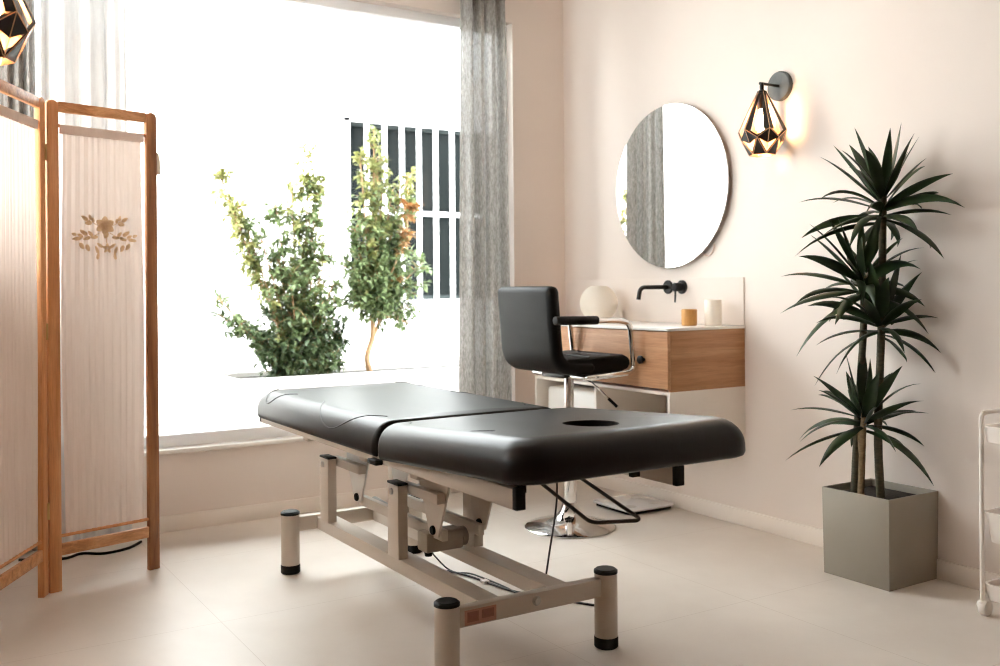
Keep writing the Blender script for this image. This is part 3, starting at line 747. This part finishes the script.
# ------------------------------------------------------------------ folding screen
fs = empty('folding_screen', (.48, 3.87, 0), 'pine folding screen with pleated cream cloth in front of the window', 'screen')
def screen_panel(a, b, emb, flip):
    """one leaf of the screen from floor point a (left) to b (right)"""
    a, b = Vector((a[0],a[1],0)), Vector((b[0],b[1],0))
    u = (b-a).normalized(); n = Vector((u.y,-u.x,0)); L = (b-a).length; Z = Vector((0,0,1)); Ht = 1.795
    if n.y > 0: n = -n
    def at(s, z, q=0): return a+u*s+Z*z+n*q
    pw, pt = .043, .011
    for zc_, hh in ((1.773, .019), (.150, .021)):
        obj('rail', MB().obox(at(L/2, zc_), u, n, Z, L/2-pw, pt*.8, hh), M['pine_x'], fs, bevel=.002)
    for i, s in enumerate((pw/2, L-pw/2)):
        poly = [(-pw/2,0),(pw/2,0),(pw/2,Ht-.018),(pw/2-.005,Ht-.006),(pw/2-.018,Ht),(-pw/2+.018,Ht),(-pw/2+.005,Ht-.006),(-pw/2,Ht-.018)]
        f0 = lambda p: at(s+p[0], p[1], pt); f1 = lambda p: at(s+p[0], p[1], -pt)
        obj('post', MB().prism(poly, f0, f1), M['walnut'] if (emb and i == 1) else M['pine'], fs, bevel=.002)
    rows = []
    rd = random.Random(5 if emb else 9)
    nx, nz = 120, 24
    for j in range(nz+1):
        z = .205+(1.70-.205)*j/nz; row = []
        for i in range(nx+1):
            s = i/nx; w = .0017*math.sin(s*2*PI*11+.8*math.sin(s*17)+.15*math.sin(z*3))+.0004*math.sin(s*2*PI*29+1.3)
            pinch = .010*math.cos(2*PI*(z-.205)/(1.48))+.006
            ss = pw+.010+pinch*.5+(L-2*pw-.020-pinch)*s
            row.append(at(ss, z, w))
        rows.append(row)
    cl = obj('cloth', MB().grid(rows), M['screen_cloth'], fs)
    obj('cloth_hem', MB().obox(at(L/2, 1.692), u, n, Z, L/2-pw-.008, .008, .017), M['screen_cloth'], cl, bevel=.003)
    for z in (1.704, .200):
        obj('dowel', MB().tube([at(pw-.002, z), at(L-pw+.002, z)], .006, 10), M['pine'], fs)
    if emb:
        e = MB()
        c0, zc = L/2+.002, 1.297; k = 1/6.057*.00385      # centre and scale of the motif
        def leafp(cx, cy, ang, ln, wd):
            pts = []
            for i in range(12):
                t = 2*PI*i/12; px = ln/2*math.cos(t); py = wd/2*math.sin(t)*(1-.25*math.cos(t))
                pts.append((cx+px*math.cos(R(ang))-py*math.sin(R(ang)), cy+px*math.sin(R(ang))+py*math.cos(R(ang))))
            e.prism(pts, lambda p: at(c0+p[0]*k, zc+p[1]*k, .0085), lambda p: at(c0+p[0]*k, zc+p[1]*k, .0100))
        def stem(pts):
            e.tube(smoothpath([at(c0+p[0]*k, zc+p[1]*k, .009) for p in pts], 4), .0011, 5)
        for i in range(6): leafp(32*math.cos(R(60*i+30)), 72+30*math.sin(R(60*i+30)), 60*i+30, 56, 42)
        leafp(0, 72, 0, 34, 34)
        for i in range(5): leafp(13+17*math.cos(R(72*i+90)), -62+17*math.sin(R(72*i+90)), 72*i+90, 28, 18)
        stem([(5,40),(8,0),(10,-30)]); leafp(13, 16, 70, 30, 16); leafp(-2, 8, 115, 26, 14)
        for sg in (-1, 1):
            stem([(sg*30,30),(sg*80,5),(sg*130,-4),(sg*185,-8)])
            for (cx, cy, an, ln, wd) in [(130,28,35,52,24),(88,22,50,40,20),(170,-10,-8,54,22),(110,-6,-20,46,20),(65,2,-10,44,20),(140,-52,-125,44,24),(105,-62,-110,44,24),(186,16,20,30,18),(150,10,25,36,18)]:
                leafp(sg*cx, cy, an if sg > 0 else 180-an, ln, wd)
            stem([(sg*45,72),(sg*75,90),(sg*110,108)])
            for (cx, cy, an, ln, wd) in [(100,85,-10,42,26),(90,118,75,36,18),(122,112,35,46,22),(72,104,80,30,16)]:
                leafp(sg*cx, cy, an if sg > 0 else 180-an, ln, wd)
            for (cx, cy, an, ln, wd) in [(40,-45,35,42,18),(58,-72,70,48,18),(52,-108,100,44,18)]:
                leafp(sg*cx+8, cy, an if sg > 0 else 180-an, ln, wd)
        obj('embroidery', e, M['embroid'], cl)
    return at, L
A, B, C2 = (.273, 3.492), (.482, 3.868), (.905, 3.985)
at1, L1 = screen_panel(A, B, False, 0)
at2, L2 = screen_panel((.494, 3.874), C2, True, 0)
for z in (1.60, .95, .30):
    obj('hinge', MB().box(.482, .496, 3.856, 3.868, z-.03, z+.03), M['brass'], fs, bevel=.001)
for z in (1.60,):
    obj('hinge_tassel', MB().tube([at2(L2+.006, z+.04, .0), at2(L2+.010, z+.0, .0), at2(L2+.012, z-.045, 0)], [.006,.011,.008], 10), M['ivory'], fs)
fc = obj('extension_cord', MB().tube(smoothpath([(.45,4.40,.005),(.60,4.32,.005),(.68,4.36,.005),(.76,4.31,.005),(.86,4.34,.005),(.93,4.42,.005)], 8), .006, 8), M['black_pl'])
tag(fc, 'black cord lying on the floor behind the folding screen', 'cable')

# ------------------------------------------------------------------ dracaena in its box
dp = empty('potted_dracaena', (3.165, 2.35, 0), 'tall dark green dracaena in a square taupe planter by the right wall', 'potted plant')
px0, px1, py0, py1, ph_ = 3.020, 3.311, 2.205, 2.500, .328
pb = MB(); wt = .008
def sq(i, z): return [(px0+i,py0+i,z),(px1-i,py0+i,z),(px1-i,py1-i,z),(px0+i,py1-i,z)]
pb.rings([sq(.004,0), sq(0,ph_-.002), sq(.002,ph_), sq(wt-.002,ph_), sq(wt,ph_-.002), sq(wt,ph_-.045)], True, True)
obj('pot', pb, M['pot'], dp, bevel=.003)
obj('soil', MB().rings([sq(wt+.001,ph_-.04), sq(wt+.001,ph_-.028)]), M['soil'], dp)
obj('water_gauge', MB().box(3.195,3.235,2.222,2.245,ph_-.03,ph_-.012), M['plate'], dp, bevel=.003)
def cane(pts, r0, r1, mat='stem'):
    pp = smoothpath(pts, 6); n = len(pp); rr = []
    for i in range(n): rr.append((r0+(r1-r0)*i/(n-1))*(1+.06*(i % 2)))
    return obj('cane', MB().tube(pp, rr, 12), M[mat], dp)
cane([(3.150,2.335,.29),(3.150,2.345,.55),(3.155,2.330,.95),(3.150,2.315,1.44)], .0155, .013)
cane([(3.120,2.430,.29),(3.140,2.425,.60),(3.150,2.405,.95),(3.145,2.405,1.14)], .0150, .012)
cane([(3.085,2.375,.29),(3.090,2.372,.42),(3.100,2.372,.56),(3.105,2.372,.62)], .0125, .010, 'stem_l')
cane([(3.092,2.372,.44),(3.110,2.395,.50),(3.120,2.402,.56)], .009, .007, 'stem_l')
def crown(c, n, seed, L0, L1, squash=1.0, zspan=.10, name='leaf_crown'):
    rnd = random.Random(seed); mb = MB(); c = Vector(c)
    for i in range(n):
        f = (i+.5)/n
        az = i*2.39996+rnd.uniform(-.3,.3)
        el = R(-14+88*f+rnd.uniform(-10,10))
        L = rnd.uniform(L0, L1)*(1-.30*f); w = rnd.uniform(.036,.048)
        d = Vector((math.cos(az)*math.cos(el), math.sin(az)*math.cos(el), math.sin(el)))
        if d.x > .2: L *= 1-.35*d.x
        p = c+Vector((.010*math.cos(az), .010*math.sin(az), -zspan*(1-f)+rnd.uniform(-.01,.01)))
        sd = Vector((-math.sin(az), math.cos(az), 0)); droop = rnd.uniform(.7,2.0)*(1.05-f*.6)
        twist = rnd.uniform(-.6,.6); roll = rnd.uniform(-.75,.75)
        ns = 9; rows = []
        for k in range(ns+1):
            t = k/ns
            wd = w*(.42+.58*min(1, t/.3))*(1-max(0, (t-.45)/.55)**1.6) if t < 1 else .0006
            nn = sd.cross(d).normalized()
            s2 = (sd*math.cos(roll+twist*t)+nn*math.sin(roll+twist*t)).normalized(); n2 = s2.cross(d).normalized()
            row = [p+s2*wd*.5+n2*wd*.16, p+s2*wd*.25+n2*wd*.03, p-n2*wd*.02, p-s2*wd*.25+n2*wd*.03, p-s2*wd*.5+n2*wd*.16]
            for q in row: q.x = min(q.x, XR-.012-.004*rnd.random())
            rows.append(row)
            p = p+d*(L/ns)
            hz = Vector((d.x, d.y, 0)).length
            d = (d+Vector((0,0,-droop*hz*.13*(.4+t)))).normalized()
        mb.grid(rows)
    o = obj(name, mb, M['dleaf'], dp, ang=70)
    return o
crown((3.150,2.315,1.45), 38, 2, .30, .37, zspan=.12)
crown((3.145,2.405,1.15), 32, 5, .29, .37, zspan=.10)
crown((3.148,2.330,.99), 26, 9, .27, .36, zspan=.08)
crown((3.108,2.375,.63), 30, 14, .27, .36, zspan=.08)

# ------------------------------------------------------------------ trolley at the right edge
ct = empty('storage_trolley', (3.17, 1.68, 0), 'slim white three-tier trolley at the right edge of the photo', 'trolley')
cx0, cx1, cy0, cy1 = 3.060, 3.285, 1.46, 1.888
for (z0, z1, nm) in [(.575,.628,'top_tray'),(.245,.345,'middle_basket'),(.055,.108,'bottom_tray')]:
    b = MB(); o0 = [(x_,y_) for x_,y_ in outline(cx0+.012, cx1-.012, cy0+.008, cy1-.008, .025, .025, 4)]
    def rr(ins, z): return [(x_,y_,z) for x_,y_ in outline(cx0+.006+ins, cx1-.006-ins, cy0+.006+ins, cy1-.006-ins, .025, .025, 5)]
    fl = .012 if nm == 'middle_basket' else .003
    b.rings([rr(fl,z0), rr(0,z1-.004), rr(-.004,z1-.004), rr(-.004,z1), rr(.004,z1), rr(.005,z1-.004), rr(fl+.004,z0+.005)])
    obj(nm, b, M['cart'], ct)
for x in (cx0+.004, cx1-.004):
    for y in (cy0+.004, cy1-.004):
        obj('post', MB().tube([(x,y,.045),(x,y,.64)], .0075, 12), M['cart'], ct)
        w = obj('caster', MB().lathe((x+.006, y-.005, .026), [(.014,-.014),(.023,-.012),(.026,-.006),(.026,.006),(.023,.012),(.014,.014)], 20, 'y'), M['cart'], ct)
        obj('caster_hood', MB().lathe((x+.002, y, .0), [(.016,.026),(.019,.034),(.016,.046),(.008,.052)], 16), M['cart'], w)
for y in (cy0+.004, cy1-.004):
    obj('handle', MB().tube(fillet([(cx0+.004,y,.62),(cx0+.004,y,.670),(cx1-.004,y,.670),(cx1-.004,y,.62)], .03), .0075, 12), M['cart'], ct)

# ------------------------------------------------------------------ bathroom scale by the wall
sc_ = empty('bathroom_scale', (3.135, 3.75, 0), 'flat white glass bathroom scale on the floor below the vanity', 'scale')
obj('platform', MB().rings([[(x_,y_,z_) for x_,y_ in outline(2.985,3.285,3.60,3.90,.03,.03,6)] for z_ in (.018,.026)]), M['scale_w'], sc_, bevel=.001)
obj('underside', MB().rings([[(x_,y_,z_) for x_,y_ in outline(2.995,3.275,3.61,3.89,.03,.03,6)] for z_ in (.004,.018)]), M['black_pl'], sc_)
for x in (3.06, 3.21):
    for y in (3.68, 3.82):
        obj('foot_contact', MB().lathe((x,y,.026), [(.028,0),(.027,.0008)], 24), M['steel'], sc_)
        obj('foot', MB().lathe((x,y,0), [(.012,0),(.012,.004)], 12), M['black_pl'], sc_)

# ------------------------------------------------------------------ light, camera, output
wd = bpy.data.worlds.new('overcast sky'); scene.world = wd; wd.use_nodes = True
bg = wd.node_tree.nodes['Background']; bg.inputs[0].default_value = (.95,.98,1.0,1); bg.inputs[1].default_value = 6.0
cam = bpy.data.cameras.new('camera'); co = bpy.data.objects.new('camera', cam); COL.objects.link(co)
cam.sensor_width = 36; cam.lens = 35.1; cam.shift_y = -.0462; cam.clip_start = .05
co.matrix_world = Matrix.Translation((0,0,1.1)) @ Matrix.Rotation(R(-32.2),4,'Z') @ Matrix.Rotation(R(90),4,'X') @ Matrix.Rotation(R(-.45),4,'Z')
cam.dof.use_dof = True; cam.dof.focus_distance = 3.2; cam.dof.aperture_fstop = 3.2
scene.camera = co
vs = scene.view_settings
scene.display_settings.display_device = 'sRGB'
vs.view_transform = 'Standard'; vs.look = 'None'; vs.gamma = 1; vs.use_curve_mapping = False; vs.exposure = 1.36
cy = scene.cycles
cy.pixel_filter_type = 'BLACKMAN_HARRIS'; cy.filter_width = 1.1
cy.use_denoising = True; cy.max_bounces = 16; cy.diffuse_bounces = 8; cy.glossy_bounces = 5; cy.transparent_max_bounces = 24
cy.sample_clamp_indirect = 6; cy.caustics_reflective = False; cy.caustics_refractive = False
